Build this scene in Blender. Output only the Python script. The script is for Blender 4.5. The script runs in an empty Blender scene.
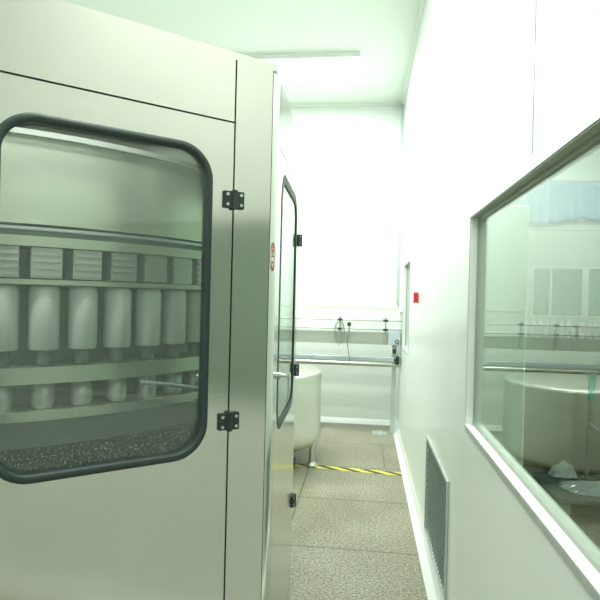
import bpy, math, random
from mathutils import Vector, Matrix
random.seed(7)
PI = math.pi
scene = bpy.context.scene
COL = scene.collection

# ------------------------------------------------------------------ materials
def mat(name, base=(.8,.8,.8), rough=.5, metal=0., bump=0., bscale=(40,40,40), var=0., vscale=3., spec=.5, vcol=None):
    m = bpy.data.materials.new(name); m.use_nodes = True
    nt = m.node_tree; N = nt.nodes; L = nt.links
    b = N['Principled BSDF']
    b.inputs['Base Color'].default_value = (*base, 1); b.inputs['Roughness'].default_value = rough
    b.inputs['Metallic'].default_value = metal
    b.inputs['Specular IOR Level'].default_value = spec
    geo = N.new('ShaderNodeNewGeometry')
    if bump > 0:
        mp = N.new('ShaderNodeMapping'); mp.inputs['Scale'].default_value = bscale
        L.new(geo.outputs['Position'], mp.inputs['Vector'])
        no = N.new('ShaderNodeTexNoise'); no.inputs['Scale'].default_value = 1; no.inputs['Detail'].default_value = 3
        L.new(mp.outputs[0], no.inputs['Vector'])
        bp = N.new('ShaderNodeBump'); bp.inputs['Strength'].default_value = bump; bp.inputs['Distance'].default_value = .01
        L.new(no.outputs['Fac'], bp.inputs['Height']); L.new(bp.outputs[0], b.inputs['Normal'])
    if var > 0:
        n2 = N.new('ShaderNodeTexNoise'); n2.inputs['Scale'].default_value = vscale; n2.inputs['Detail'].default_value = 5
        L.new(geo.outputs['Position'], n2.inputs['Vector'])
        mx = N.new('ShaderNodeMix'); mx.data_type = 'RGBA'
        c2 = vcol or tuple(c*(1-var) for c in base)
        mx.inputs[6].default_value = (*base, 1); mx.inputs[7].default_value = (*c2, 1)
        rp = N.new('ShaderNodeValToRGB'); rp.color_ramp.elements[0].position = .35; rp.color_ramp.elements[1].position = .7
        L.new(n2.outputs['Fac'], rp.inputs[0]); L.new(rp.outputs[0], mx.inputs[0]); L.new(mx.outputs[2], b.inputs['Base Color'])
    return m

def emis(name, col, s):
    m = bpy.data.materials.new(name); m.use_nodes = True
    b = m.node_tree.nodes['Principled BSDF']
    b.inputs['Base Color'].default_value = (*col, 1)
    b.inputs['Emission Color'].default_value = (*col, 1); b.inputs['Emission Strength'].default_value = s
    return m

def glass(name, tint=(.9,.97,.92), k=1.5, rough=.02, haze=0., hazecol=(.7,.8,.72), speck=False):
    m = bpy.data.materials.new(name); m.use_nodes = True
    nt = m.node_tree; N = nt.nodes; L = nt.links; N.clear()
    out = N.new('ShaderNodeOutputMaterial')
    tr = N.new('ShaderNodeBsdfTransparent'); tr.inputs[0].default_value = (*tint, 1)
    gl = N.new('ShaderNodeBsdfGlossy'); gl.inputs['Color'].default_value = (.95,1,.96,1); gl.inputs['Roughness'].default_value = rough
    lw = N.new('ShaderNodeLayerWeight'); lw.inputs[0].default_value = .5      # facing = 1-|cos|
    pw = N.new('ShaderNodeMath'); pw.operation = 'POWER'; pw.inputs[1].default_value = 5
    L.new(lw.outputs['Facing'], pw.inputs[0])
    mu = N.new('ShaderNodeMath'); mu.operation = 'MULTIPLY_ADD'; mu.use_clamp = True; mu.inputs[1].default_value = .96*k; mu.inputs[2].default_value = .04*k
    L.new(pw.outputs[0], mu.inputs[0])
    base = tr
    if haze > 0 or speck:
        df = N.new('ShaderNodeBsdfDiffuse'); df.inputs[0].default_value = (*hazecol, 1)
        mh = N.new('ShaderNodeMixShader'); mh.inputs[0].default_value = haze
        if speck:   # dried splashes of water on the lower part of the pane
            geo = N.new('ShaderNodeNewGeometry')
            no = N.new('ShaderNodeTexNoise'); no.inputs['Scale'].default_value = 230; no.inputs['Detail'].default_value = 1
            L.new(geo.outputs['Position'], no.inputs['Vector'])
            rp = N.new('ShaderNodeMapRange'); rp.inputs[1].default_value = .63; rp.inputs[2].default_value = .70
            L.new(no.outputs['Fac'], rp.inputs[0])
            sp = N.new('ShaderNodeSeparateXYZ'); L.new(geo.outputs['Position'], sp.inputs[0])
            zr = N.new('ShaderNodeMapRange'); zr.inputs[1].default_value = 1.25; zr.inputs[2].default_value = 1.13
            zr.inputs[3].default_value = 0; zr.inputs[4].default_value = .36
            L.new(sp.outputs[2], zr.inputs[0])
            m2 = N.new('ShaderNodeMath'); m2.operation = 'MULTIPLY'; L.new(rp.outputs[0], m2.inputs[0]); L.new(zr.outputs[0], m2.inputs[1])
            m3 = N.new('ShaderNodeMath'); m3.operation = 'ADD'; m3.inputs[1].default_value = haze; L.new(m2.outputs[0], m3.inputs[0])
            L.new(m3.outputs[0], mh.inputs[0])
        L.new(tr.outputs[0], mh.inputs[1]); L.new(df.outputs[0], mh.inputs[2]); base = mh
    mx = N.new('ShaderNodeMixShader')
    L.new(mu.outputs[0], mx.inputs[0]); L.new(base.outputs[0], mx.inputs[1]); L.new(gl.outputs[0], mx.inputs[2])
    L.new(mx.outputs[0], out.inputs[0])
    return m

M = {}
M['wall'] = mat('wall_panel', (.815,.88,.83), .28, bump=.02, bscale=(2,2,2), spec=.5)
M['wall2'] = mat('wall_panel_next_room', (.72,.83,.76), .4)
M['ceil'] = mat('ceiling_panel', (.78,.86,.79), .5)
M['seam'] = mat('panel_seam', (.55,.64,.58), .6)
M['cove'] = mat('white_cove', (.86,.92,.88), .25)
M['steel'] = mat('brushed_steel', (.73,.715,.655), .19, 1., bump=.010, bscale=(3,3,300), var=.06, vscale=2.2)
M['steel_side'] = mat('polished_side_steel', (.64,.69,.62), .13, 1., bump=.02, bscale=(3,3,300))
M['steel_dark'] = mat('inner_steel', (.42,.46,.41), .4, 1.)
M['steel_tank'] = mat('tank_steel', (.68,.69,.61), .33, .85, bump=.05, bscale=(200,200,6), var=.1, vscale=4)
M['steel_tank2'] = mat('reflected_tank_steel', (.50,.50,.43), .42, .6, var=.2, vscale=3)  # duller tank steel for the added mirror-image tank
M['chrome'] = mat('chrome', (.85,.9,.88), .08, 1.)
M['beam'] = mat('pale_blue_beam', (.62,.72,.75), .22, .6)
M['tube'] = mat('steel_tube', (.50,.52,.44), .25, .9)
M['plate'] = mat('conveyor_plate', (.60,.64,.58), .38, .7)
M['black'] = mat('black_plastic', (.035,.05,.048), .45)
M['rubber'] = mat('black_rubber', (.035,.055,.05), .5)
M['alu'] = mat('aluminium', (.60,.68,.66), .35, .6)
M['alu_dark'] = mat('grey_frame', (.40,.44,.38), .45, .3)
M['soffit'] = mat('window_head_shade', (.45,.50,.42), .5)  # shade of the unlit underside put into the colour
M['white_sill'] = mat('white_sill', (.92,.97,.94), .25)
M['valve'] = mat('valve_steel', (.60,.62,.58), .35, .6)
M['valve_dark'] = mat('valve_dark', (.16,.20,.18), .45, .3)
M['drum'] = mat('drum_steel', (.30,.34,.30), .5, .2)
M['rim'] = mat('rim_steel', (.36,.40,.36), .6, .2)
M['cup'] = mat('pale_cup', (.66,.70,.67), .35, .1)
M['ringlight'] = mat('ring_steel', (.66,.70,.58), .3, .7)
M['skirt'] = mat('skirt_steel', (.25,.29,.24), .4, .5)
M['tray'] = mat('tray_dark', (.10,.13,.11), .4, .3, var=.5, vscale=25, vcol=(.22,.26,.22))
M['red'] = mat('red_plastic', (.75,.03,.04), .35)
M['redink'] = mat('red_print', (.78,.22,.20), .5)
M['whitep'] = mat('white_plastic', (.85,.9,.86), .35)
M['yellow'] = mat('yellow', (.78,.72,.10), .5)
M['paleyellow'] = mat('pale_yellow_line', (.80,.86,.62), .5)
M['teal'] = mat('teal_plastic', (.05,.42,.36), .35)
M['curtain'] = mat('blue_curtain', (.33,.53,.78), .8)
M['bottle'] = mat('bottle_white', (.93,.91,.92), .35)
M['bottlecap'] = mat('bottle_cap', (.80,.86,.86), .35)
M['bluesheet'] = mat('blue_sheet', (.72,.86,.93), .4)
M['mesh_back'] = mat('grille_back', (.62,.74,.68), .5)
M['hatch'] = mat('grille_wire', (.26,.33,.30), .4, .4)
M['lamp'] = emis('lamp_diffuser', (.95,1,.96), 6)
M['housing'] = mat('lamp_housing', (.85,.9,.87), .4)
M['glass_big'] = glass('window_glass', (.90,.95,.91), .8)
M['glass_door'] = glass('door_glass', (.935,.95,.935), 1.1, speck=True, haze=.06)
M['glass_side'] = glass('side_glass', (.80,.90,.83), 1.0, rough=.01)
M['glass_panel'] = glass('green_panel_glass', (.60,.72,.64), .9, haze=.55, hazecol=(.58,.74,.64))
M['plastic'] = glass('clear_film', (.8,.85,.83), 2.0, rough=.15, haze=.35, hazecol=(.9,.95,.95))

def floor_mat():
    m = bpy.data.materials.new('terrazzo_tiles'); m.use_nodes = True
    nt = m.node_tree; N = nt.nodes; L = nt.links; b = N['Principled BSDF']
    geo = N.new('ShaderNodeNewGeometry'); sp = N.new('ShaderNodeSeparateXYZ'); L.new(geo.outputs['Position'], sp.inputs[0])
    def math_(op, a, bb=None, clamp=False):
        n = N.new('ShaderNodeMath'); n.operation = op; n.use_clamp = clamp
        for i, v in enumerate((a, bb)):
            if v is None: continue
            if isinstance(v, (int, float)): n.inputs[i].default_value = v
            else: L.new(v, n.inputs[i])
        return n.outputs[0]
    x, y = sp.outputs[0], sp.outputs[1]
    def line(c, period, phase, w):
        t = math_('DIVIDE', math_('SUBTRACT', c, phase), period)
        fr = math_('ABSOLUTE', math_('SUBTRACT', math_('FRACT', math_('ADD', t, .5)), .5))   # 0 on the seam
        return math_('LESS_THAN', fr, w/period)
    ly = line(y, .792, 4.024, .005)
    lx = line(x, 1.33, -.455, .005)
    lx2 = line(x, 1.33, .21, .004)
    row = math_('FLOOR', math_('DIVIDE', math_('SUBTRACT', y, 4.024), .792))
    odd = math_('LESS_THAN', math_('ABSOLUTE', math_('SUBTRACT', math_('ABSOLUTE', math_('MODULO', row, 4)), 1)), .5)
    odd = math_('MULTIPLY', odd, math_('GREATER_THAN', row, -.5))
    lx2 = math_('MULTIPLY', lx2, odd)
    g = math_('MAXIMUM', math_('MAXIMUM', ly, lx), lx2)
    n1 = N.new('ShaderNodeTexNoise'); n1.inputs['Scale'].default_value = 75; n1.inputs['Detail'].default_value = 6
    L.new(geo.outputs['Position'], n1.inputs['Vector'])
    n2 = N.new('ShaderNodeTexNoise'); n2.inputs['Scale'].default_value = 2.2; n2.inputs['Detail'].default_value = 4
    L.new(geo.outputs['Position'], n2.inputs['Vector'])
    r1 = N.new('ShaderNodeValToRGB'); r1.color_ramp.elements[0].position = .32; r1.color_ramp.elements[1].position = .68
    r1.color_ramp.elements[0].color = (.12,.12,.08,1); r1.color_ramp.elements[1].color = (.52,.51,.39,1)
    L.new(n1.outputs['Fac'], r1.inputs[0])
    r2 = N.new('ShaderNodeValToRGB'); r2.color_ramp.elements[0].position = .35; r2.color_ramp.elements[1].position = .65
    r2.color_ramp.elements[0].color = (.78,.76,.68,1); r2.color_ramp.elements[1].color = (1,1,1,1)
    L.new(n2.outputs['Fac'], r2.inputs[0])
    mu = N.new('ShaderNodeMix'); mu.data_type = 'RGBA'; mu.blend_type = 'MULTIPLY'; mu.inputs[0].default_value = 1
    L.new(r1.outputs[0], mu.inputs[6]); L.new(r2.outputs[0], mu.inputs[7])
    mx = N.new('ShaderNodeMix'); mx.data_type = 'RGBA'; L.new(g, mx.inputs[0]); L.new(mu.outputs[2], mx.inputs[6])
    mx.inputs[7].default_value = (.10,.11,.08,1)
    L.new(mx.outputs[2], b.inputs['Base Color']); 
    rr = N.new('ShaderNodeMapRange'); rr.inputs[3].default_value = .22; rr.inputs[4].default_value = .45
    L.new(n2.outputs['Fac'], rr.inputs[0]); L.new(rr.outputs[0], b.inputs['Roughness'])
    return m
M['floor'] = floor_mat()

def tape_mat():
    m = bpy.data.materials.new('hazard_tape'); m.use_nodes = True
    nt = m.node_tree; N = nt.nodes; L = nt.links; b = N['Principled BSDF']
    geo = N.new('ShaderNodeNewGeometry'); sp = N.new('ShaderNodeSeparateXYZ'); L.new(geo.outputs['Position'], sp.inputs[0])
    a = N.new('ShaderNodeMath'); a.operation = 'MULTIPLY_ADD'; a.inputs[1].default_value = 1.5   # y*1.5 + x
    L.new(sp.outputs[1], a.inputs[0]); L.new(sp.outputs[0], a.inputs[2])
    d = N.new('ShaderNodeMath'); d.operation = 'DIVIDE'; d.inputs[1].default_value = .17; L.new(a.outputs[0], d.inputs[0])
    f = N.new('ShaderNodeMath'); f.operation = 'FRACT'; L.new(d.outputs[0], f.inputs[0])
    g = N.new('ShaderNodeMath'); g.operation = 'LESS_THAN'; g.inputs[1].default_value = .45; L.new(f.outputs[0], g.inputs[0])
    mx = N.new('ShaderNodeMix'); mx.data_type = 'RGBA'; L.new(g.outputs[0], mx.inputs[0])
    mx.inputs[6].default_value = (.80,.74,.08,1); mx.inputs[7].default_value = (.05,.06,.05,1)
    L.new(mx.outputs[2], b.inputs['Base Color']); b.inputs['Roughness'].default_value = .45
    return m
M['tape'] = tape_mat()

# ------------------------------------------------------------------ mesh helpers
class MB:
    def __init__(s): s.v = []; s.f = []; s.sm = []
    def add(s, vs, fs, smooth=False):
        k = len(s.v); s.v += [tuple(v) for v in vs]
        s.f += [tuple(i+k for i in f) for f in fs]; s.sm += [smooth]*len(fs); return s
    def box(s, x0, x1, y0, y1, z0, z1):
        return s.obox((0,0,0), (1,0,0), (0,1,0), x0, x1, y0, y1, z0, z1)
    def obox(s, o, u, v, a0, a1, b0, b1, z0, z1):
        o = Vector(o); u = Vector(u); v = Vector(v); w = Vector((0,0,1))
        if u.cross(v).z < 0: pass
        P = [o+u*a+v*b+w*c for c in (z0,z1) for b in (b0,b1) for a in (a0,a1)]
        fs = [(0,2,3,1),(4,5,7,6),(0,1,5,4),(2,6,7,3),(0,4,6,2),(1,3,7,5)]
        if u.cross(v).z < 0: fs = [tuple(reversed(f)) for f in fs]
        return s.add(P, fs)
    def cyl(s, p0, p1, r, n=20, r2=None, caps=True):
        p0 = Vector(p0); p1 = Vector(p1); d = (p1-p0).normalized()
        a = d.orthogonal().normalized(); b = d.cross(a); r2 = r if r2 is None else r2
        vs = [p0+(a*math.cos(2*PI*i/n)+b*math.sin(2*PI*i/n))*r for i in range(n)]
        vs += [p1+(a*math.cos(2*PI*i/n)+b*math.sin(2*PI*i/n))*r2 for i in range(n)]
        s.add(vs, [(i,(i+1)%n,(i+1)%n+n,i+n) for i in range(n)], True)
        if caps:
            s.add(vs[:n], [tuple(reversed(range(n)))]); s.add(vs[n:], [tuple(range(n))])
        return s
    def lathe(s, prof, c=(0,0,0), n=32, closed=False):
        c = Vector(c); k = len(prof); vs = []
        for i in range(n):
            a = 2*PI*i/n
            for r, z in prof: vs.append(c+Vector((r*math.cos(a), r*math.sin(a), z)))
        fs = []
        for i in range(n):
            j = (i+1) % n
            for q in range(k if closed else k-1):
                p = (q+1) % k
                fs.append((i*k+q, j*k+q, j*k+p, i*k+p))
        return s.add(vs, fs, True)
    def tube(s, pts, r, n=8, loop=False):
        pts = [Vector(p) for p in pts]; k = len(pts); vs = []; a = None
        for i in range(k):
            if loop: t = (pts[(i+1)%k]-pts[i-1]).normalized()
            else: t = (pts[min(i+1,k-1)]-pts[max(i-1,0)]).normalized()
            if a is None: a = t.orthogonal().normalized()
            else:
                a = (a-t*a.dot(t))
                a = a.normalized() if a.length > 1e-6 else t.orthogonal().normalized()
            b = t.cross(a)
            for q in range(n):
                th = 2*PI*q/n; vs.append(pts[i]+(a*math.cos(th)+b*math.sin(th))*r)
        fs = []
        for i in range(k if loop else k-1):
            j = (i+1) % k
            for q in range(n):
                p = (q+1) % n; fs.append((i*n+q, i*n+p, j*n+p, j*n+q))
        s.add(vs, fs, True)
        if not loop:
            s.add(vs[:n], [tuple(reversed(range(n)))]); s.add(vs[-n:], [tuple(range(n))])
        return s
    def build(s, name, m, parent=None, bevel=0., kind=None):
        w = Vector((0,0,0)); p = parent
        while p is not None: w += p.location; p = p.parent
        me = bpy.data.meshes.new(name)
        me.from_pydata([tuple(Vector(v)-w) for v in s.v], [], s.f)
        me.polygons.foreach_set('use_smooth', s.sm); me.materials.append(m); me.update()
        o = bpy.data.objects.new(name, me); COL.objects.link(o); o.parent = parent
        if kind: o['kind'] = kind
        if bevel > 0:
            b = o.modifiers.new('bevel', 'BEVEL'); b.width = bevel; b.segments = 2; b.limit_method = 'ANGLE'
        return o

def tag(o, label, cat, group=None, kind=None):
    o['label'] = label; o['category'] = cat
    if group: o['group'] = group
    if kind: o['kind'] = kind
    return o
def empty(name, loc, label, cat, group=None):
    o = bpy.data.objects.new(name, None); o.empty_display_size = .1; o.location = loc
    COL.objects.link(o); return tag(o, label, cat, group)
def children(o): return [c for c in bpy.data.objects if c.parent is o]
def copy_tree(o, parent=None):
    kids = children(o); c = o.copy(); COL.objects.link(c); c.parent = parent
    for k in kids: copy_tree(k, c)
    return c

# ------------------------------------------------------------------ room shell
H = 3.84; YB = 6.54; XR = .405; XR2 = .460; XL = -4.6; YF = -1.9; XN = 5.2; YN = 8.0
def grid_wall(axis, p0, p1, a0, a1, z0, z1, holes):
    """axis 'x': wall normal along x between p0..p1, a = y.  axis 'y': normal along y, a = x"""
    mb = MB()
    As = sorted({a0, a1, *[h[0] for h in holes], *[h[1] for h in holes]})
    Zs = sorted({z0, z1, *[h[2] for h in holes], *[h[3] for h in holes]})
    def solid(i, j):
        if i < 0 or j < 0 or i >= len(As)-1 or j >= len(Zs)-1: return False
        ca = (As[i]+As[i+1])/2; cz = (Zs[j]+Zs[j+1])/2
        return not any(h[0] < ca < h[1] and h[2] < cz < h[3] for h in holes)
    def pt(p, a, z): return (p, a, z) if axis == 'x' else (a, p, z)
    def quad(c):
        mb.add(c, [(0,1,2,3)])
    for i in range(len(As)-1):
        for j in range(len(Zs)-1):
            if not solid(i, j): continue
            A, B, z, Z = As[i], As[i+1], Zs[j], Zs[j+1]
            quad([pt(p0,A,z), pt(p0,A,Z), pt(p0,B,Z), pt(p0,B,z)])
            quad([pt(p1,A,z), pt(p1,B,z), pt(p1,B,Z), pt(p1,A,Z)])
            if not solid(i-1, j): quad([pt(p0,A,z), pt(p1,A,z), pt(p1,A,Z), pt(p0,A,Z)])
            if not solid(i+1, j): quad([pt(p0,B,z), pt(p0,B,Z), pt(p1,B,Z), pt(p1,B,z)])
            if not solid(i, j-1): quad([pt(p0,A,z), pt(p0,B,z), pt(p1,B,z), pt(p1,A,z)])
            if not solid(i, j+1): quad([pt(p0,A,Z), pt(p1,A,Z), pt(p1,B,Z), pt(p0,B,Z)])
    return mb

W1 = (-1.4, 2.185, 1.012, 1.828)       # big viewing window in the right wall: y0,y1,z0,z1
W2 = (5.03, 5.80, 1.00, 1.857)          # narrow-looking window farther down
WC = (5.90, 6.34, .70, 1.36)           # opening the conveyor runs through
WG = (2.56, 3.38, .10, .650)           # air grille
MB().box(XL, XN, YF, YN, -.1, 0).build('floor', M['floor'], kind='structure')
MB().box(XL, XN, YF, YN, H, H+.1).build('ceiling', M['ceil'], kind='structure')
grid_wall('x', XR, XR2, YF, YN, 0, H, [W1, W2, WC, WG]).build('wall_right', M['wall'], kind='structure')
MB().box(XL, XR, YB, YB+.1, 0, H).build('wall_back', M['wall'], kind='structure')
MB().box(XL-.1, XL, YF, YB, 0, H).build('wall_left', M['wall'], kind='structure')
MB().box(XL, XN, YF-.1, YF, 0, H).build('wall_front', M['wall'], kind='structure')
CL = (2.0, 4.9, 2.68, 3.20); LW = (2.33, 4.85, 1.29, 2.02)
grid_wall('y', YN, YN+.1, XR, XN, 0, H, [CL, LW]).build('wall_back_next_room', M['wall2'], kind='structure')
MB().box(XN, XN+.1, YF, YN, 0, H).build('wall_right_next_room', M['wall2'], kind='structure')

# coves and seams
MB().add([(XL,YB,0),(XL,YB-.05,0),(XL,YB-.012,.045),(XL,YB,.055),(XR,YB,0),(XR,YB-.05,0),(XR,YB-.012,.045),(XR,YB,.055)],
         [(0,1,2,3),(4,7,6,5),(1,5,6,2),(2,6,7,3),(0,4,5,1)]).build('baseboard_back', M['cove'], kind='structure')
MB().add([(XR,YF,0),(XR-.056,YF,0),(XR-.018,YF,.035),(XR,YF,.085),(XR,YB-.05,0),(XR-.056,YB-.05,0),(XR-.018,YB-.05,.035),(XR,YB-.05,.085)],
         [(0,3,2,1),(4,5,6,7),(1,2,6,5),(2,3,7,6),(0,1,5,4)]).build('baseboard_right', M['cove'], kind='structure')
b = MB(); b.box(XL, XR, YB-.003, YB, 3.195, 3.21); b.build('trim_1', M['seam'], kind='structure')
b = MB(); b.box(XL, XR-.02, YB-.003, YB, 1.385, 1.405); b.build('trim_2', M['paleyellow'], kind='structure')
b = MB()
for y, z0 in ((1.407, 1.87),): b.box(XR-.0015, XR, y-.002, y+.002, z0, H)
b.build('trim_3', M['seam'], kind='structure')
b = MB(); b.box(XR-.035, XR, YB-.035, YB, 1.45, H); b.build('trim_4', M['alu'], kind='structure')
b = MB(); b.box(XL, XR, YB-.03, YB, H-.03, H); b.box(XR-.03, XR, YF, YB-.03, H-.03, H); b.build('trim_5', M['wall'], kind='structure')
b = MB(); b.box(XR2, XN, YN-.004, YN, 2.52, 2.535); b.build('trim_6', M['seam'], kind='structure')

def reveal_window(n, W, lip, glassmat):
    y0, y1, z0, z1 = W
    e = .012
    fr = MB()     # lip frame standing proud of the wall + lining of the reveal
    X0 = XR-.003
    for (a0,a1,c0,c1) in ((y0-lip*.2,y1+lip*.2,z0-lip,z0),(y0-lip*.2,y1+lip*.2,z1,z1+lip*.2),(y0-lip*.2,y0,z0,z1),(y1,y1+lip*.2,z0,z1)):
        fr.box(X0, XR, a0, a1, c0, c1)
    root = fr.build('window_%d' % n, M['alu'], kind='structure')
    s = MB(); s.box(X0, XR+.027, y0, y1, z0, z0+.004); s.build('window_sill', M['white_sill'], root)
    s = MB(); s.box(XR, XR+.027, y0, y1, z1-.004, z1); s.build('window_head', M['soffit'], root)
    s = MB(); s.box(XR, XR+.027, y0, y0+.004, z0+.004, z1-.004); s.box(XR, XR+.027, y1-.004, y1, z0+.004, z1-.004); s.build('window_jamb', M['white_sill'], root)
    s = MB(); g = .012
    for (a0,a1,c0,c1) in ((y0+.004,y1-.004,z0+.004,z0+.004+g),(y0+.004,y1-.004,z1-.004-g,z1-.004),(y0+.004,y0+.004+g,z0+.016,z1-.016),(y1-.004-g,y1-.004,z0+.016,z1-.016)):
        s.box(XR+.025, XR2, a0, a1, c0, c1)
    s.build('glazing_bead', M['alu_dark'], root)
    s = MB(); s.box(XR+.029, XR+.033, y0+.006, y1-.006, z0+.006, z1-.006); s.build('glass_pane', glassmat, root)
reveal_window(1, W1, .020, M['glass_big'])
reveal_window(2, W2, .018, M['glass_side'])

# far windows of the next room
def far_window(n, W, mull, deep=.06):
    x0, x1, z0, z1 = W
    s = MB(); t = .035
    for (a0,a1,c0,c1) in ((x0,x1,z0,z0+t),(x0,x1,z1-t,z1),(x0,x0+t,z0+t,z1-t),(x1-t,x1,z0+t,z1-t)):
        s.box(a0, a1, YN-.01, YN+deep, c0, c1)
    for x, w in mull: s.box(x-w/2, x+w/2, YN-.01, YN+deep, z0+t, z1-t)
    root = s.build('window_%d' % n, M['whitep'], kind='structure')
    s = MB(); s.box(x0+.01, x1-.01, YN+.03, YN+.035, z0+.01, z1-.01); s.build('glass_pane', M['glass_big'], root)
far_window(3, LW, [(2.60,.03),(3.06,.09),(3.5,.03),(3.95,.09),(4.4,.03)])
far_window(4, CL, [(2.9,.04),(3.9,.04)])

# ------------------------------------------------------------------ filling machine enclosure
ZT = 2.165; ZB = .14; ZD = 1.988       # roof, bottom, top seam of the doors
C0 = Vector((-.274,1.58,0)); D1 = Vector((-.762,-.647,0)).normalized()
P = [C0, Vector((-.2985,2.38,0)), Vector((-.66,3.62,0)), Vector((-2.7,3.9,0)), Vector((-3.25,2.2,0)), Vector((-3.05,.75,0)), C0+D1*1.95]
machine = empty('filling_machine', (-1.55,2.15,0), 'large stainless steel filling machine cabinet with black-gasketed windows filling the left side', 'machine')
def rrect(a0, a1, z0, z1, r, k=8):
    pts = []
    for cx, cz, s in ((a1-r, z1-r, 0), (a0+r, z1-r, 1), (a0+r, z0+r, 2), (a1-r, z0+r, 3)):
        for i in range(k+1):
            t = PI/2*(s+i/k); pts.append((cx+r*math.cos(t), cz+r*math.sin(t)))
    return pts
def face_frame(A, B):
    u = (B-A).normalized(); n = Vector((u.y, -u.x, 0))
    return u, n
cen = Vector((-1.55,2.15,0))
def panel_with_hole(A, u, n, a0, a1, z0, z1, hole, th=.018):
    """hole: rounded rect outline; panel between outer rectangle and hole, front face at n=0, going inward"""
    mb = MB(); k = len(hole)
    cx = (a0+a1)/2; outer = []
    hx0 = min(p[0] for p in hole); hx1 = max(p[0] for p in hole); hz0 = min(p[1] for p in hole); hz1 = max(p[1] for p in hole)
    for p in hole:   # push each hole point to the outer rectangle
        fx = (p[0]-hx0)/(hx1-hx0); fz = (p[1]-hz0)/(hz1-hz0)
        q = [a0+(a1-a0)*fx, z0+(z1-z0)*fz]
        d = {'l': fx, 'r': 1-fx, 'b': fz, 't': 1-fz}; m = min(d, key=d.get)
        if m == 'l': q[0] = a0
        if m == 'r': q[0] = a1
        if m == 'b': q[1] = z0
        if m == 't': q[1] = z1
        outer.append(tuple(q))
    # corner points exactly
    for cxz in ((a0,z0),(a0,z1),(a1,z0),(a1,z1)):
        i = min(range(k), key=lambda i: (outer[i][0]-cxz[0])**2+(outer[i][1]-cxz[1])**2); outer[i] = cxz
    def W(p, d): v = A+u*p[0]-n*d; return (v.x, v.y, p[1])
    vs = [W(p,0) for p in hole]+[W(p,0) for p in outer]+[W(p,th) for p in hole]+[W(p,th) for p in outer]
    fs = []
    for i in range(k):
        j = (i+1) % k
        fs += [(i,j,k+j,k+i), (2*k+i,3*k+i,3*k+j,2*k+j), (i,2*k+i,2*k+j,j), (k+i,k+j,3*k+j,3*k+i)]
    return mb.add(vs, fs)
def gasket(A, u, n, hole, r, q_=1.):
    """rubber profile that straddles the edge of the hole"""
    mb = MB(); k = len(hole)
    cxm = sum(p[0] for p in hole)/k; czm = sum(p[1] for p in hole)/k
    prof = [(-.5,-.004),(-.5,.006),(-.3,.012),(.3,.012),(.5,.006),(.5,-.004),(.3,-.022),(-.3,-.022)]
    prof = [(a, d*q_) for a, d in prof]
    vs = []
    for i in range(k):
        p = Vector(hole[i]); t = (Vector(hole[(i+1)%k])-Vector(hole[i-1])).normalized(); o = Vector((t.y,-t.x))
        for a, d in prof:
            q = p+o*a*r; v = A+u*q.x+n*d; vs.append((v.x, v.y, q.y))
    m = len(prof); fs = []
    for i in range(k):
        j = (i+1) % k
        for q in range(m): fs.append((i*m+q, j*m+q, j*m+(q+1)%m, i*m+(q+1)%m))
    return mb.add(vs, fs, True)
def plain(A, u, n, a0, a1, z0, z1, th=.018):
    return MB().obox(A, u, -n, a0, a1, 0, th, z0, z1)
def pane(A, u, n, hole, d=.009):
    mb = MB(); k = len(hole); vs = []
    for dd in (d, d+.005):
        for p in hole:
            v = A+u*p[0]-n*dd; vs.append((v.x, v.y, p[1]))
    fs = [tuple(range(k)), tuple(reversed(range(k,2*k)))]+[(i,(i+1)%k,(i+1)%k+k,i+k) for i in range(k)]
    return mb.add(vs, fs)
ZG0, ZG1 = 1.064, 1.898
def hinge(A, u, n, a, z, w=.031, hh=.0245, parent=None):
    b = MB(); b.obox(A, u, n, a-w, a-.007, .0005, .009, z-hh, z+hh); b.obox(A, u, n, a+.007, a+w, .0005, .009, z-hh*.95, z+hh*.95)
    c = A+u*a+n*.009
    b.cyl((c.x,c.y,z-hh*1.08), (c.x,c.y,z+hh*1.08), .0085, 16)
    h = b.build('hinge', M['black'], parent, bevel=.0015)
    for sa in (-.021,.021):
        for sz in (-.014,.014):
            q = A+u*(a+sa)+n*.009; q2 = q+n*.002
            MB().cyl((q.x,q.y,z+sz), (q2.x,q2.y,z+sz), .0045, 12).build('screw', M['alu'], h)
def door(A, u, n, a0, a1, gm, pm, z0=.26, z1=ZD-.003, h0=None, h1=None, gw=.028, gq=1.):
    h0 = a0+.075 if h0 is None else h0; h1 = a1-.075 if h1 is None else h1
    hole = rrect(h0, h1, ZG0, ZG1, .085, 10)
    d = panel_with_hole(A, u, n, a0, a1, z0, z1, hole).build('machine_door', pm, machine)
    gasket(A, u, n, hole, gw, gq).build('gasket', M['rubber'], d)
    pane(A, u, n, hole, .009 if gq == 1 else .003).build('glass_pane', gm, d)
    return d
# front face (angled)
u, n = D1, Vector((-D1.y, D1.x, 0))
n = n if n.dot(-C0) > 0 else -n
plain(C0, u, n, .014, .1315, ZB, ZT).build('corner_panel', M['steel'], machine)
plain(C0, u, n, .1365, 1.95, ZD+.002, ZT).build('header_panel', M['steel'], machine)
door(C0, u, n, .1365, .785, M['glass_door'], M['steel'], h0=.2105, h1=.722, gw=.021)
door(C0, u, n, .79, 1.44, M['glass_door'], M['steel'])
plain(C0, u, n, 1.445, 1.95, ZB, ZD-.003).build('side_panel', M['steel'], machine)
plain(C0, u, n, .1365, 1.44, ZB, .257).build('kick_panel', M['steel'], machine)
for z in (1.769, 1.144): hinge(C0, u, n, .1345, z, parent=machine)
# dark backing added behind the seams so the gaps look shaded
b = MB(); b.obox(C0, u, -n, .06, .19, .020, .03, ZB, ZT-.01); b.obox(C0, u, -n, .19, 1.9, .020, .03, ZD-.03, ZD+.04); b.build('seam_shade_backing', M['valve_dark'], machine)
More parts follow.
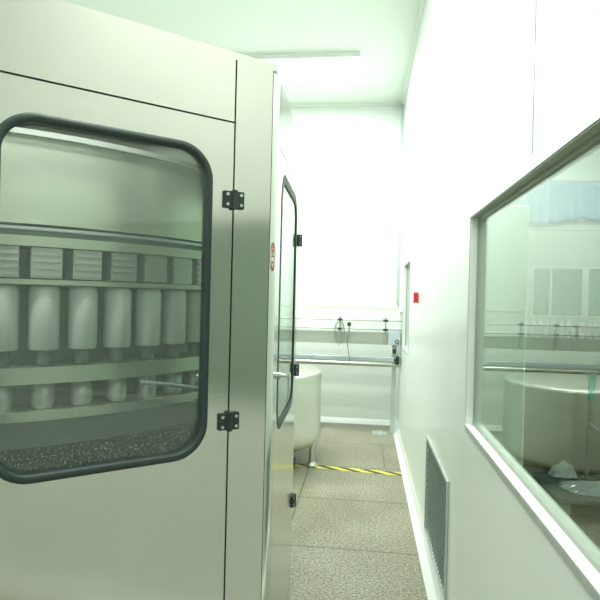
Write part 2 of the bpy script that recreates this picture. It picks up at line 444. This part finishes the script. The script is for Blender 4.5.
# side face along the corridor
S0 = Vector((-.2735,1.632,0)); us = (P[1]-S0).normalized(); ns = Vector((us.y,-us.x,0))
SL = (P[1]-S0).length
plain(S0, us, ns, 0, .040, ZB, ZT).build('corner_panel', M['steel_side'], machine)
plain(S0, us, ns, .043, SL, ZD-.020, ZT).build('header_panel', M['steel_side'], machine)
sd = door(S0, us, ns, .043, SL-.004, M['glass_side'], M['steel_side'], z1=ZD-.025, h0=.115, h1=SL-.115, gw=.034, gq=.12)
plain(S0, us, ns, .043, SL, ZB, .257).build('kick_panel', M['steel_side'], machine)
b = MB(); b.obox(S0, us, -ns, .02, SL-.02, .020, .028, ZD-.06, ZD+.02); b.build('seam_shade_backing', M['valve_dark'], machine)  # same added dark backing, shading the side seams
for z in (1.748, 1.179, .604): hinge(S0, us, ns, SL-.02, z, w=.028, parent=machine)
# bright rounded corner post between the two faces
q0 = C0+u*.012; k = 8; b = MB(); vs = []
for i in range(k+1):
    t = i/k; p = q0.lerp(C0+(n+ns).normalized()*.002, t) if t < .5 else (C0+(n+ns).normalized()*.002).lerp(S0-us*.002, (t-.5)*2)
    a = q0.lerp(S0-us*.002, t)+ns*.0015*math.sin(PI*t)
    vs += [(a.x,a.y,ZB),(a.x,a.y,ZT)]
a = C0-(n+ns).normalized()*.03; vs += [(a.x,a.y,ZB),(a.x,a.y,ZT)]
m_ = k+2
b.add(vs, [(2*i,2*((i+1)%m_),2*((i+1)%m_)+1,2*i+1) for i in range(m_)], False)
b.add([vs[2*i] for i in range(m_)], [tuple(range(m_))]); b.add([vs[2*i+1] for i in range(m_)], [tuple(range(m_))])
b.build('corner_post', M['steel_side'], machine)
# chrome lever handle on the side door
hb = S0+us*.10
b = MB(); b.cyl((hb.x,hb.y,1.245), tuple(hb+ns*.012+Vector((0,0,1.245))), .012, 20)
b.cyl(tuple(hb+ns*.012+Vector((0,0,1.245))), tuple(hb+ns*.036+Vector((0,0,1.245))), .007, 16)
hnd = b.build('handle', M['chrome'], machine)
e0 = hb+ns*.036+Vector((0,0,1.262)); e1 = hb+ns*.040+Vector((0,0,1.222))
MB().tube([hb+ns*.036-us*.010+Vector((0,0,1.256)), hb+ns*.036+Vector((0,0,1.25)), hb+ns*.034+us*.03+Vector((0,0,1.240)), hb+ns*.030+us*.065+Vector((0,0,1.240))], .0075, 12).build('lever', M['chrome'], hnd)
w = hb+ns*.030+us*.055
MB().tube([w+Vector((0,0,1.235)), w+Vector((.001,0,1.19)), w+Vector((0,.002,1.145))], .0018, 6).build('safety_wire', M['alu_dark'], hnd)
# remaining faces
for i in (1,2,3,4,5):
    A, B = P[i], P[i+1]; uu = (B-A).normalized(); nn = Vector((uu.y,-uu.x,0)); nn = nn if nn.dot(A-cen) > 0 else -nn
    Ln = (B-A).length; off = .02
    plain(A, uu, nn, off, Ln-off, ZD+.002, ZT).build('header_panel', M['steel'], machine)
    plain(A, uu, nn, off, Ln-off, ZB, .257).build('kick_panel', M['steel'], machine)
    nd = max(1, round(Ln/1.0)); wd = (Ln-2*off)/nd
    for q in range(nd):
        door(A, uu, nn, off+q*wd+.002, off+(q+1)*wd-.002, M['glass_door'], M['steel'])
# roof and floor pan, feet
def inset(pts, d): return [p+(cen-p).normalized()*d for p in pts]
for nm, za, zb, m_, dd in (('roof', ZT, ZT+.02, M['steel'], 0), ('base_pan', .90, .96, M['tray'], .10), ('underframe', ZB-.02, ZB+.04, M['steel_dark'], .05)):
    pp = inset(P, dd); k = len(pp)
    vs = [(p.x,p.y,za) for p in pp]+[(p.x,p.y,zb) for p in pp]
    MB().add(vs, [tuple(range(k)), tuple(reversed(range(k,2*k)))]+[(i,i+k,(i+1)%k+k,(i+1)%k) for i in range(k)]).build(nm, m_, machine)
for p in inset(P, .15):
    MB().cyl((p.x,p.y,0), (p.x,p.y,.02), .05, 20).cyl((p.x,p.y,.02), (p.x,p.y,ZB), .02, 16).build('foot', M['steel_dark'], machine)
# red warning decal on the corner
dc = q0.lerp(S0, .42)+ns*.0022; du = (S0-q0).normalized(); dn = Vector((du.y,-du.x,0))
b = MB()
def ring2(cz, ru, rz, w, ca=0, k=28):
    vs = []
    for i in range(k):
        t = 2*PI*i/k
        for s_ in (1, 1-w):
            for d_ in (0, .0008):
                v = dc+du*(ca+ru*s_*math.cos(t))+dn*d_; vs.append((v.x,v.y,cz+rz*s_*math.sin(t)))
    fs = []
    for i in range(k):
        j = (i+1)%k
        fs += [(4*i+1,4*j+1,4*j+3,4*i+3),(4*i,4*i+1,4*i+3,4*i+2)[::-1] if False else (4*i,4*j,4*j+1,4*i+1)]
    b.add(vs, fs)
ring2(1.618, .020, .043, .10); ring2(1.643, .0105, .010, .35); ring2(1.592, .0105, .014, .30)
b.obox(dc, du, dn, -.011, .011, 0, .0008, 1.617, 1.621)
b.obox(dc, du, dn, -.001, .001, 0, .0008, 1.621, 1.633)
b.build('warning_decal', M['redink'], machine)

# ------------------------------------------------------------------ carousel inside the machine
CX, CY = -1.525, 2.23
carousel = empty('filling_carousel', (CX,CY,.962), 'round steel filling carousel with ring of valves seen through the large left window', 'filling carousel')
def ring(name, r0, r1, z0, z1, m_, kind=None):
    return MB().lathe([(r0,z0),(r1,z0),(r1,z1),(r0,z1)], (CX,CY,0), 120, closed=True).build(name, m_, carousel)
def flat(o):
    for p in o.data.polygons: p.use_smooth = True
    o.data.update()
    try: o.data.set_sharp_from_angle(angle=math.radians(35))
    except Exception: pass
    return o
flat(ring('product_bowl', .80, 1.03, 1.685, 1.925, M['ringlight']))
flat(ring('bowl_rim', .78, 1.05, 1.925, 1.94, M['rim']))
flat(ring('bowl_rim', .80, 1.04, 1.668, 1.676, M['alu']))
flat(ring('bowl_flange', .80, 1.02, 1.652, 1.668, M['valve_dark']))
flat(ring('valve_ring', .86, 1.05, 1.622, 1.650, M['ringlight']))
flat(ring('upper_guide_ring', .90, 1.048, 1.517, 1.531, M['ringlight']))
flat(ring('inner_drum', .70, .92, 1.14, 1.62, M['drum']))
flat(ring('gripper_ring', .90, 1.05, 1.242, 1.286, M['ringlight']))
flat(ring('table_ring', .70, 1.05, 1.140, 1.166, M['ringlight']))
flat(ring('table_skirt', .95, 1.02, 1.06, 1.140, M['skirt']))
MB().cyl((CX,CY,.962), (CX,CY,1.16), .6, 48).build('drive_column', M['skirt'], carousel)
NV = 60
vm = MB(); vm.box(.955, 1.04, -.040, .040, 1.535, 1.620)
for k in range(4): vm.box(1.04, 1.046, -.038, .038, 1.542+k*.019, 1.551+k*.019)
pm = MB(); pm.lathe([(0,1.333),(.037,1.333),(.041,1.340),(.041,1.500),(.036,1.512),(.020,1.517),(0,1.517)], (1.0,0,0), 20)
nm_ = MB(); nm_.lathe([(0,1.288),(.022,1.288),(.022,1.333),(0,1.333)], (1.0,0,0), 16)
km = MB(); km.lathe([(0,1.166),(.029,1.166),(.032,1.176),(.032,1.238),(0,1.242)], (1.0,0,0), 16)
protos = []
for nm, mb, m_ in (('filling_valve', vm, M['valve']), ('filling_cup', pm, M['cup']), ('valve_nozzle', nm_, M['valve_dark']), ('bottle_pedestal', km, M['valve'])):
    mb.v = [(x+CX, y+CY, z) for x, y, z in mb.v]
    protos.append(mb.build(nm, m_, carousel))
base_off = Vector((0,0,0))
for o in protos:
    # geometry is stored relative to the carousel centre; rotate each copy about it
    for i in range(NV):
        c = o if i == 0 else o.copy()
        if i: COL.objects.link(c); c.parent = carousel
        c.rotation_euler = (0,0,2*PI*(i+.35)/NV)
# fixed rod and dark hose inside the cabinet
def FP(s, d, z): v = C0+u*s-n*d; return (v.x, v.y, z)
MB().tube([FP(.10,.16,1.20), FP(.20,.16,1.222), FP(.34,.15,1.247)], .006, 8).build('guide_rod', M['beam'], machine)
MB().tube([FP(.86,.16,1.22), FP(.80,.13,1.16), FP(.77,.12,1.10), FP(.745,.12,1.04), FP(.735,.12,.962)], .010, 8).build('hose', M['rubber'], machine)
b = MB(); b.obox(C0, u, -n, .25, 1.7, .10, .16, 2.12, 2.163); lf = b.build('added_lamp_housing', M['housing'], machine)  # added housing for the fill light, no such lamp known in the cabinet

# ------------------------------------------------------------------ tanks
def tank(root, cx, cy, R, z0, z1, ztop, m_, legs):
    MB().lathe([(0,z0-.10),(R*.35,z0-.09),(R*.9,z0-.02),(R-.004,z0+.02),(R,z0+.05),(R,z1-.02),(R*.995,z1)], (cx,cy,0), 72).build('tank_body', m_, root)
    MB().lathe([(R*1.004,z1-.012),(R*1.004,z1+.004),(R*.97,z1+.018),(R*.7,z1+(ztop-z1)*.45),(R*.28,z1+(ztop-z1)*.9),(0,ztop)], (cx,cy,0), 72).build('tank_lid', m_, root)
    for a in legs:
        x = cx+math.cos(a)*(R-.035); y = cy+math.sin(a)*(R-.035)
        l = MB().cyl((x,y,.035), (x,y,z0+.10), .024, 20).lathe([(0,z0+.12),(.018,z0+.115),(.024,z0+.10)], (x,y,0), 20).build('leg', m_, root)
        MB().lathe([(0,.042),(.02,.04),(.058,.012),(.058,0),(0,0)], (x,y,0), 24).build('foot', m_, l)
t1 = empty('storage_tank', (-.93,4.95,0), 'round steel tank on short legs standing behind the machine beside the hazard tape', 'tank')
tank(t1, -.93, 4.95, .55, .185, .805, .845, M['steel_tank'], [-.31, 1.26, 2.83, 4.40])
MB().cyl((-1.15,5.05,.825), (-1.15,5.05,.865), .06, 24).cyl((-1.15,5.05,.865), (-1.15,5.05,.88), .085, 24).build('tank_cap', M['chrome'], t1)
MB().cyl((-.70,4.72,.02),(-.70,4.72,.11), .055, 20).box(-.76,-.58,4.66,4.78,0,.07).build('under_tank_block', M['black'], t1, bevel=.005)  # black stub and box on the floor under the tank
t2 = empty('storage_tank', (1.72,4.95,0), 'added steel tank standing in for the tank reflection in the viewing window', 'tank')  # added at the mirrored spot, imitates the first tank's reflection
tank(t2, 1.72, 4.95, .55, .185, .805, .845, M['steel_tank2'], [-2.83, -1.26, .31, 1.88])

# ------------------------------------------------------------------ conveyor
conv = empty('bottle_conveyor', (.0,6.1,0), 'long steel bottle conveyor along the back wall running through the right wall', 'conveyor')
XA, XB = -4.3, 4.7; YC0, YC1 = 6.03, 6.19
MB().box(XA, XB, YC0-.004, YC0, .995, 1.128).build('side_plate', M['plate'], conv)
MB().box(XA, XB, YC1, YC1+.004, .995, 1.128).build('side_plate', M['plate'], conv)
b = MB(); b.box(XA, XB, YC0+.004, YC1-.004, 1.105, 1.122)
b.build('belt', M['plate'], conv)
for z in (1.160, 1.258):
    MB().cyl((XA,YC0-.012,z), (XB,YC0-.012,z), .0055, 10).build('guide_rail', M['alu_dark'], conv)
    MB().cyl((XA,YC1+.012,z), (XB,YC1+.012,z), .0055, 10).build('guide_rail', M['alu'], conv)
MB().box(XA, XB, YC0, YC0+.05, .805, .860).build('lower_beam', M['beam'], conv, bevel=.008)
MB().cyl((XA,YC0+.015,.775), (XB,YC0+.015,.775), .026, 20).build('lower_tube', M['tube'], conv)
for x in (.338, -1.9, -3.6, 1.3, 3.4):
    b = MB(); b.box(x-.025, x+.025, YC0+.055, YC0+.10, 0, .99); b.build('leg', M['alu'], conv, bevel=.004)
for x in (.232, -.268, -.79, -1.35, -2.1, -2.9, -3.7, .93, 1.42, 2.02, 2.7, 3.3, 4.0):
    b = MB(); b.cyl((x,YC0-.028,.998), (x,YC0-.028,1.135), .016, 12); b.cyl((x,YC0-.028,1.135), (x,YC0-.028,1.300), .008, 10)
    br = b.build('rail_bracket', M['alu_dark'], conv)
    for z in (1.160, 1.262):
        kb = MB(); kb.cyl((x-.028,YC0-.020,z), (x+.028,YC0-.020,z), .013, 12); kb.cyl((x,YC0-.050,z), (x,YC0-.02,z), .016, 12)
        kb.build('clamp_knob', M['black'], br)
# end drive near the wall
b = MB(); b.box(.315, .350, YC0-.045, YC0-.010, .905, .950); b.build('sensor_box', M['black'], conv, bevel=.004)
b = MB(); b.box(.350, .385, YC0-.050, YC0-.008, .79, .875); b.cyl((.350,YC0-.055,.83), (.350,YC0-.01,.83), .018, 16); b.build('clamp_block', M['black'], conv, bevel=.004)
MB().cyl((.372,YC0-.02,.86), (.372,YC0-.02,1.02), .006, 10).build('support_rod', M['alu_dark'], conv)
vs = [(.343+.0*math.cos(i*PI/8), YC0-.03+.02*math.cos(i*PI/8), 1.0+.02*math.sin(i*PI/8)) for i in range(16)]
vs = [(.360+.018*math.cos(i*PI/8), YC0-.03, 1.035+.018*math.sin(i*PI/8)) for i in range(16)]
MB().tube(vs, .004, 6, loop=True).build('hook_ring', M['black'], conv)
sh = MB().box(.262, .392, YC0-.012, YC0-.008, 1.0, 1.145).build('splash_guard', M['bluesheet'], conv)
# cable loops on the rail
cab = MB()
def catm(pts, k=6):
    pts = [Vector(p) for p in pts]; out = []
    for i in range(len(pts)-1):
        p0 = pts[max(i-1,0)]; p1 = pts[i]; p2 = pts[i+1]; p3 = pts[min(i+2,len(pts)-1)]
        for q in range(k):
            t = q/k; out.append(.5*((2*p1)+(p2-p0)*t+(2*p0-5*p1+4*p2-p3)*t*t+(3*p1-p0-3*p2+p3)*t**3))
    return out+[pts[-1]]
yc = YC0-.045
for dx, zz, r in ((0,.985,.052), (.012,1.02,.045), (-.008,1.055,.038)):
    cab.tube(catm([(-.268+dx,yc,1.262),(-.268-r+dx,yc,1.20),(-.268-r*1.15+dx,yc,1.10),(-.268-.01+dx,yc,zz),(-.268+r*.9+dx,yc+.005,1.07),(-.268+r*.7+dx,yc,1.19),(-.262+dx,yc,1.262)]), .004, 6)
cw = cab.build('cable_coil', M['alu_dark']); tag(cw, 'grey cable coiled and hanging from the conveyor guide rail, middle bracket', 'cable')
snr = empty('photo_sensor', (-.165,yc,1.0), 'small sensor with thin cable hanging on the conveyor rail beside the coiled cable', 'sensor')
MB().cyl((-.165,YC0-.0345,1.16), (-.165,YC0-.07,1.16), .007, 10).cyl((-.165,YC0-.072,1.10), (-.165,YC0-.072,1.225), .009, 12).build('sensor_rod', M['alu_dark'], snr)
MB().box(-.185, -.145, YC0-.095, YC0-.06, 1.195, 1.235).build('sensor_head', M['black'], snr, bevel=.004)
MB().tube(catm([(-.165,YC0-.08,1.10),(-.185,YC0-.08,1.04),(-.175,YC0-.08,.96),(-.165,YC0-.07,.90),(-.155,YC0-.06,.85),(-.15,YC0-.055,.80)]), .0035, 6).build('cable', M['black'], snr)

# bottles standing on the conveyor in the next room
bp = empty('bottle', (0,0,0), '', 'bottle', 'bottles on the conveyor beyond the window')
MB().lathe([(0,0),(.025,0),(.028,.006),(.028,.125),(.025,.145),(.014,.168),(.0125,.185),(0,.185)], (0,0,0), 20).build('bottle_body', M['bottle'], bp)
MB().lathe([(.0145,.180),(.0150,.183),(.0150,.203),(.013,.207),(0,.207)], (0,0,0), 16).build('bottle_cap', M['bottlecap'], bp)
nb = 0
for rowy in (6.072, 6.145):
    for i in range(24):
        x = 1.72+.0715*i+(0.036 if rowy > 6.1 else 0)
        o = bp if nb == 0 else copy_tree(bp); nb += 1
        o.location = (x, rowy, 1.122)
        o['label'] = 'one of the white bottles in the %s row on the conveyor beyond the viewing window' % ('near' if rowy < 6.1 else 'far')
        o['group'] = 'bottles in the %s row on the conveyor' % ('near' if rowy < 6.1 else 'far')

# ------------------------------------------------------------------ things on the walls and floor of the corridor
tp = MB(); y0, y1, w2 = 4.775, 4.700, .041
for (xa, xb) in ((-2.6, XR-.06),):
    ya = y0+(xa+.49)*(y1-y0)/.84; yb = y0+(xb+.49)*(y1-y0)/.84
    tp.add([(xa,ya-w2,0),(xb,yb-w2,0),(xb,yb+w2,0),(xa,ya+w2,0),(xa,ya-w2,.0015),(xb,yb-w2,.0015),(xb,yb+w2,.0015),(xa,ya+w2,.0015)],
           [(0,3,2,1),(4,5,6,7),(0,1,5,4),(2,3,7,6),(0,4,7,3),(1,2,6,5)])
tag(tp.build('hazard_tape', M['tape']), 'yellow and black striped hazard tape stuck across the tiled floor', 'tape')

al = empty('fire_alarm_button', (XR,4.165,1.47), 'small red fire alarm call point on the right wall', 'alarm')
MB().box(XR-.008, XR+.002, 4.11, 4.22, 1.472, 1.560).build('back_box', M['whitep'], al, bevel=.003)
MB().box(XR-.042, XR-.008, 4.125, 4.205, 1.476, 1.556).build('alarm_box', M['red'], al, bevel=.005)
MB().box(XR-.045, XR-.042, 4.145, 4.185, 1.495, 1.537).build('push_plate', M['whitep'], al)

gr = empty('air_grille', (XR,2.97,.08), 'rectangular metal mesh return air grille low in the right wall', 'vent')
y0, y1, z0, z1 = 2.54, 3.40, .08, .67
b = MB(); t = .022
for (a0,a1,c0,c1) in ((y0,y1,z0,z0+t),(y0,y1,z1-t,z1),(y0,y0+t,z0+t,z1-t),(y1-t,y1,z0+t,z1-t)): b.box(XR-.010, XR-.0005, a0, a1, c0, c1)
b.build('grille_frame', M['alu'], gr, bevel=.002)
MB().box(XR+.020, XR+.024, WG[0]+.003, WG[1]-.003, WG[2]+.003, WG[3]-.003).build('filter', M['mesh_back'], gr)
b = MB(); xm = XR+.004
ya, yb, za, zb = WG[0]+.004, WG[1]-.004, WG[2]+.004, WG[3]-.004
def clipline(c, sgn):
    pts = []
    for yy in (ya, yb):
        zz = c+sgn*yy
        if za <= zz <= zb: pts.append((yy, zz))
    for zz in (za, zb):
        yy = (zz-c)/sgn
        if ya < yy < yb: pts.append((yy, zz))
    return pts[:2] if len(pts) >= 2 else None
st = .030
for sgn in (1,-1):
    c = -4.0
    while c < 5:
        L_ = clipline(c, sgn)
        if L_:
            (ay,az),(by,bz) = L_; b.tube([(xm+.003*sgn,ay,az),(xm+.003*sgn,by,bz)], .0028, 4)
        c += st*1.414
b.build('wire_mesh', M['hatch'], gr)

def crumple(name, cx, cy, sx, sy, hz, z0, seed, k=16, m_=None):
    rnd = random.Random(seed); vs = []; fs = []
    for i in range(k+1):
        for j in range(k+1):
            a = i/k*2-1; c = j/k*2-1; e = (1-max(abs(a),abs(c))**2)
            vs.append((cx+a*sx*(1-.15*abs(c))+rnd.uniform(-1,1)*sx*.04, cy+c*sy*(1-.2*abs(a))+rnd.uniform(-1,1)*sy*.05,
                       z0+hz*e*(.35+.65*rnd.random())+.003*rnd.random()))
    for i in range(k):
        for j in range(k):
            q = i*(k+1)+j; fs.append((q,q+k+1,q+k+2,q+1))
    o = MB().add(vs, fs).build(name, m_ or M['plastic'])
    md = o.modifiers.new('thick', 'SOLIDIFY'); md.thickness = .0012; md.offset = 1
    return o
tag(crumple('plastic_scrap', .20, 6.10, .09, .10, .02, .001, 3, 8), 'small crumpled scrap of clear plastic on the floor near the back wall', 'plastic scrap')
tag(crumple('plastic_sheet', 1.80, 4.00, .40, .17, .05, .201, 5, 20), 'crumpled translucent plastic sheet spread on the low platform beyond the viewing window', 'plastic sheet')
tag(crumple('plastic_bag', 1.50, 4.24, .10, .075, .12, .215, 9, 12), 'crumpled clear plastic bag in front of the added tank beyond the window', 'plastic bag')

# ------------------------------------------------------------------ next room
pn = empty('glass_partition', (.68,3.3,0), 'tall pale green glass panel standing upright just behind the viewing window', 'glass panel')
MB().box(.475, .932, 3.294, 3.306, .012, 2.06).build('panel', M['glass_panel'], pn)
b = MB(); b.box(.932, .940, 3.291, 3.309, 0, 2.068); b.box(.467, .475, 3.291, 3.309, 0, 2.068); b.box(.475, .932, 3.291, 3.309, 2.06, 2.068); b.box(.475, .932, 3.291, 3.309, 0, .012)
b.build('panel_frame', M['cup'], pn)
tpz = empty('drain_hose', (1.66,4.22,0), 'teal and grey upright hose standing in front of the added tank beyond the window', 'hose')
MB().cyl((1.675,4.22,.79), (1.68,4.22,.97), .024, 20).build('hose_sleeve', M['teal'], tpz)
MB().cyl((1.68,4.22,.97), (1.68,4.22,1.0), .028, 20).build('hose_coupling', M['steel_dark'], tpz)
MB().cyl((1.66,4.22,.20), (1.675,4.22,.79), .013, 16).cyl((1.66,4.22,.2),(1.66,4.22,.215),.035,16).build('hose_pipe', M['steel_dark'], tpz)
MB().tube(catm([(1.667,4.215,.62),(1.73,4.20,.575),(1.80,4.20,.59),(1.87,4.21,.63)]), .009, 8).build('branch_pipe', M['alu'], tpz)
pf = empty('low_platform', (1.95,4.02,0), 'low dark platform on the floor in front of the added tank beyond the window', 'platform')
MB().box(1.30, 2.65, 3.78, 4.34, .165, .199).build('platform_top', M['tray'], pf, bevel=.004)
for x in (1.36, 1.97, 2.58):
    MB().box(x-.04, x+.04, 3.80, 4.32, 0, .165).build('bearer', M['skirt'], pf)

# curtain
def curtain(x0, x1, z0, z1, seed):
    rnd = random.Random(seed); k = 110; kz = 8; vs = []; fs = []; ph = rnd.random()*6
    for j in range(kz+1):
        t = j/kz
        for i in range(k+1):
            x = x0+(x1-x0)*i/k
            y = YN-.075+.022*math.sin(x*38+ph+.8*math.sin(x*5))+.010*math.sin(x*91+2*ph)
            z = z1-(z1-z0)*t-(.035*math.sin(x*6+ph)+.012*math.sin(x*29))*t
            vs.append((x, y*(1)+.01*t*math.sin(x*13), z))
    for j in range(kz):
        for i in range(k): q = j*(k+1)+i; fs.append((q,q+1,q+k+2,q+k+1))
    return MB().add(vs, fs, True)
crt = empty('curtain', (3.3,YN-.08,2.65), 'short pale blue curtain hanging over the high window of the next room', 'curtain')
c_ = curtain(2.02, 4.85, 2.64, 3.19, 2).build('curtain_cloth', M['curtain'], crt)
md = c_.modifiers.new('thick', 'SOLIDIFY'); md.thickness = .003
MB().cyl((1.9,YN-.075,3.205), (4.95,YN-.075,3.205), .014, 12).build('curtain_rod', M['alu'], crt)

# ------------------------------------------------------------------ lamps
LC = (.975,1,.965)
def lamp(x, y, sx, sy, power, label, group=None, hz=H):
    r = empty('ceiling_light', (x,y,hz), label, 'ceiling light', group)
    MB().box(x-sx/2, x+sx/2, y-sy/2, y+sy/2, hz-.05, hz-.0005).build('light_housing', M['housing'], r)
    MB().box(x-sx/2+.02, x+sx/2-.02, y-sy/2+.02, y+sy/2-.02, hz-.06, hz-.05).build('diffuser', M['lamp'], r)
    l = bpy.data.lights.new('lamp_light', 'AREA'); l.shape = 'RECTANGLE'; l.size = sx-.06; l.size_y = sy-.06; l.energy = power; l.color = LC
    o = bpy.data.objects.new('lamp_light', l); COL.objects.link(o); o.parent = r; o.location = (0,0,-.068)
lamp(-.95, 5.45, 1.7, .6, 95, 'bright rectangular ceiling light in front of the back wall')
lamp(-.85, 3.3, 1.2, .3, 45, 'ceiling light above the steel machine')
lamp(-.35, 1.0, 1.2, .3, 45, 'ceiling light above the near end of the corridor')
lamp(-2.9, 5.0, 1.2, .3, 45, 'ceiling light over the left side of the room behind the machine')
lamp(-2.9, -.4, 1.2, .3, 45, 'ceiling light over the near left corner of the room')
lamp(3.0, 6.2, 1.2, .3, 36, 'ceiling light in front of the curtain in the next room')
lamp(2.2, 1.2, 1.2, .3, 80, 'ceiling light over the middle of the next room')
il = bpy.data.lights.new('added_fill_light', 'AREA'); il.shape = 'RECTANGLE'; il.size = 1.3; il.size_y = .05; il.energy = 10; il.color = LC  # added fill light to brighten the inside of the cabinet
o = bpy.data.objects.new('added_fill_light', il); COL.objects.link(o); o.parent = machine
c = C0+u*.95-n*.13; o.location = Vector((c.x, c.y, 2.11))-machine.location; o.rotation_euler = (0,0,math.atan2(u.y,u.x))

w = bpy.data.worlds.new('world'); scene.world = w; w.use_nodes = True
w.node_tree.nodes['Background'].inputs[0].default_value = (.30,.42,.35,1); w.node_tree.nodes['Background'].inputs[1].default_value = .8

# ------------------------------------------------------------------ camera
f = 540.
yaw = math.atan(65/f); pit = -math.atan(3/f); roll = .024
F = Vector((-math.sin(yaw)*math.cos(pit), math.cos(yaw)*math.cos(pit), math.sin(pit)))
R0 = Vector((math.cos(yaw), math.sin(yaw), 0)); U0 = R0.cross(F)
Rv = R0*math.cos(roll)+U0*math.sin(roll); Uv = Rv.cross(F)
cd = bpy.data.cameras.new('camera'); cam = bpy.data.objects.new('camera', cd); COL.objects.link(cam)
cam.matrix_world = Matrix(((Rv.x,Uv.x,-F.x,0),(Rv.y,Uv.y,-F.y,0),(Rv.z,Uv.z,-F.z,1.5),(0,0,0,1)))
cd.sensor_width = 36; cd.lens = 36*f/600; cd.clip_start = .02
scene.camera = cam
vs_ = scene.view_settings
vs_.view_transform = 'Standard'; vs_.look = 'None'; vs_.gamma = 1; vs_.use_curve_mapping = False; vs_.exposure = -.25
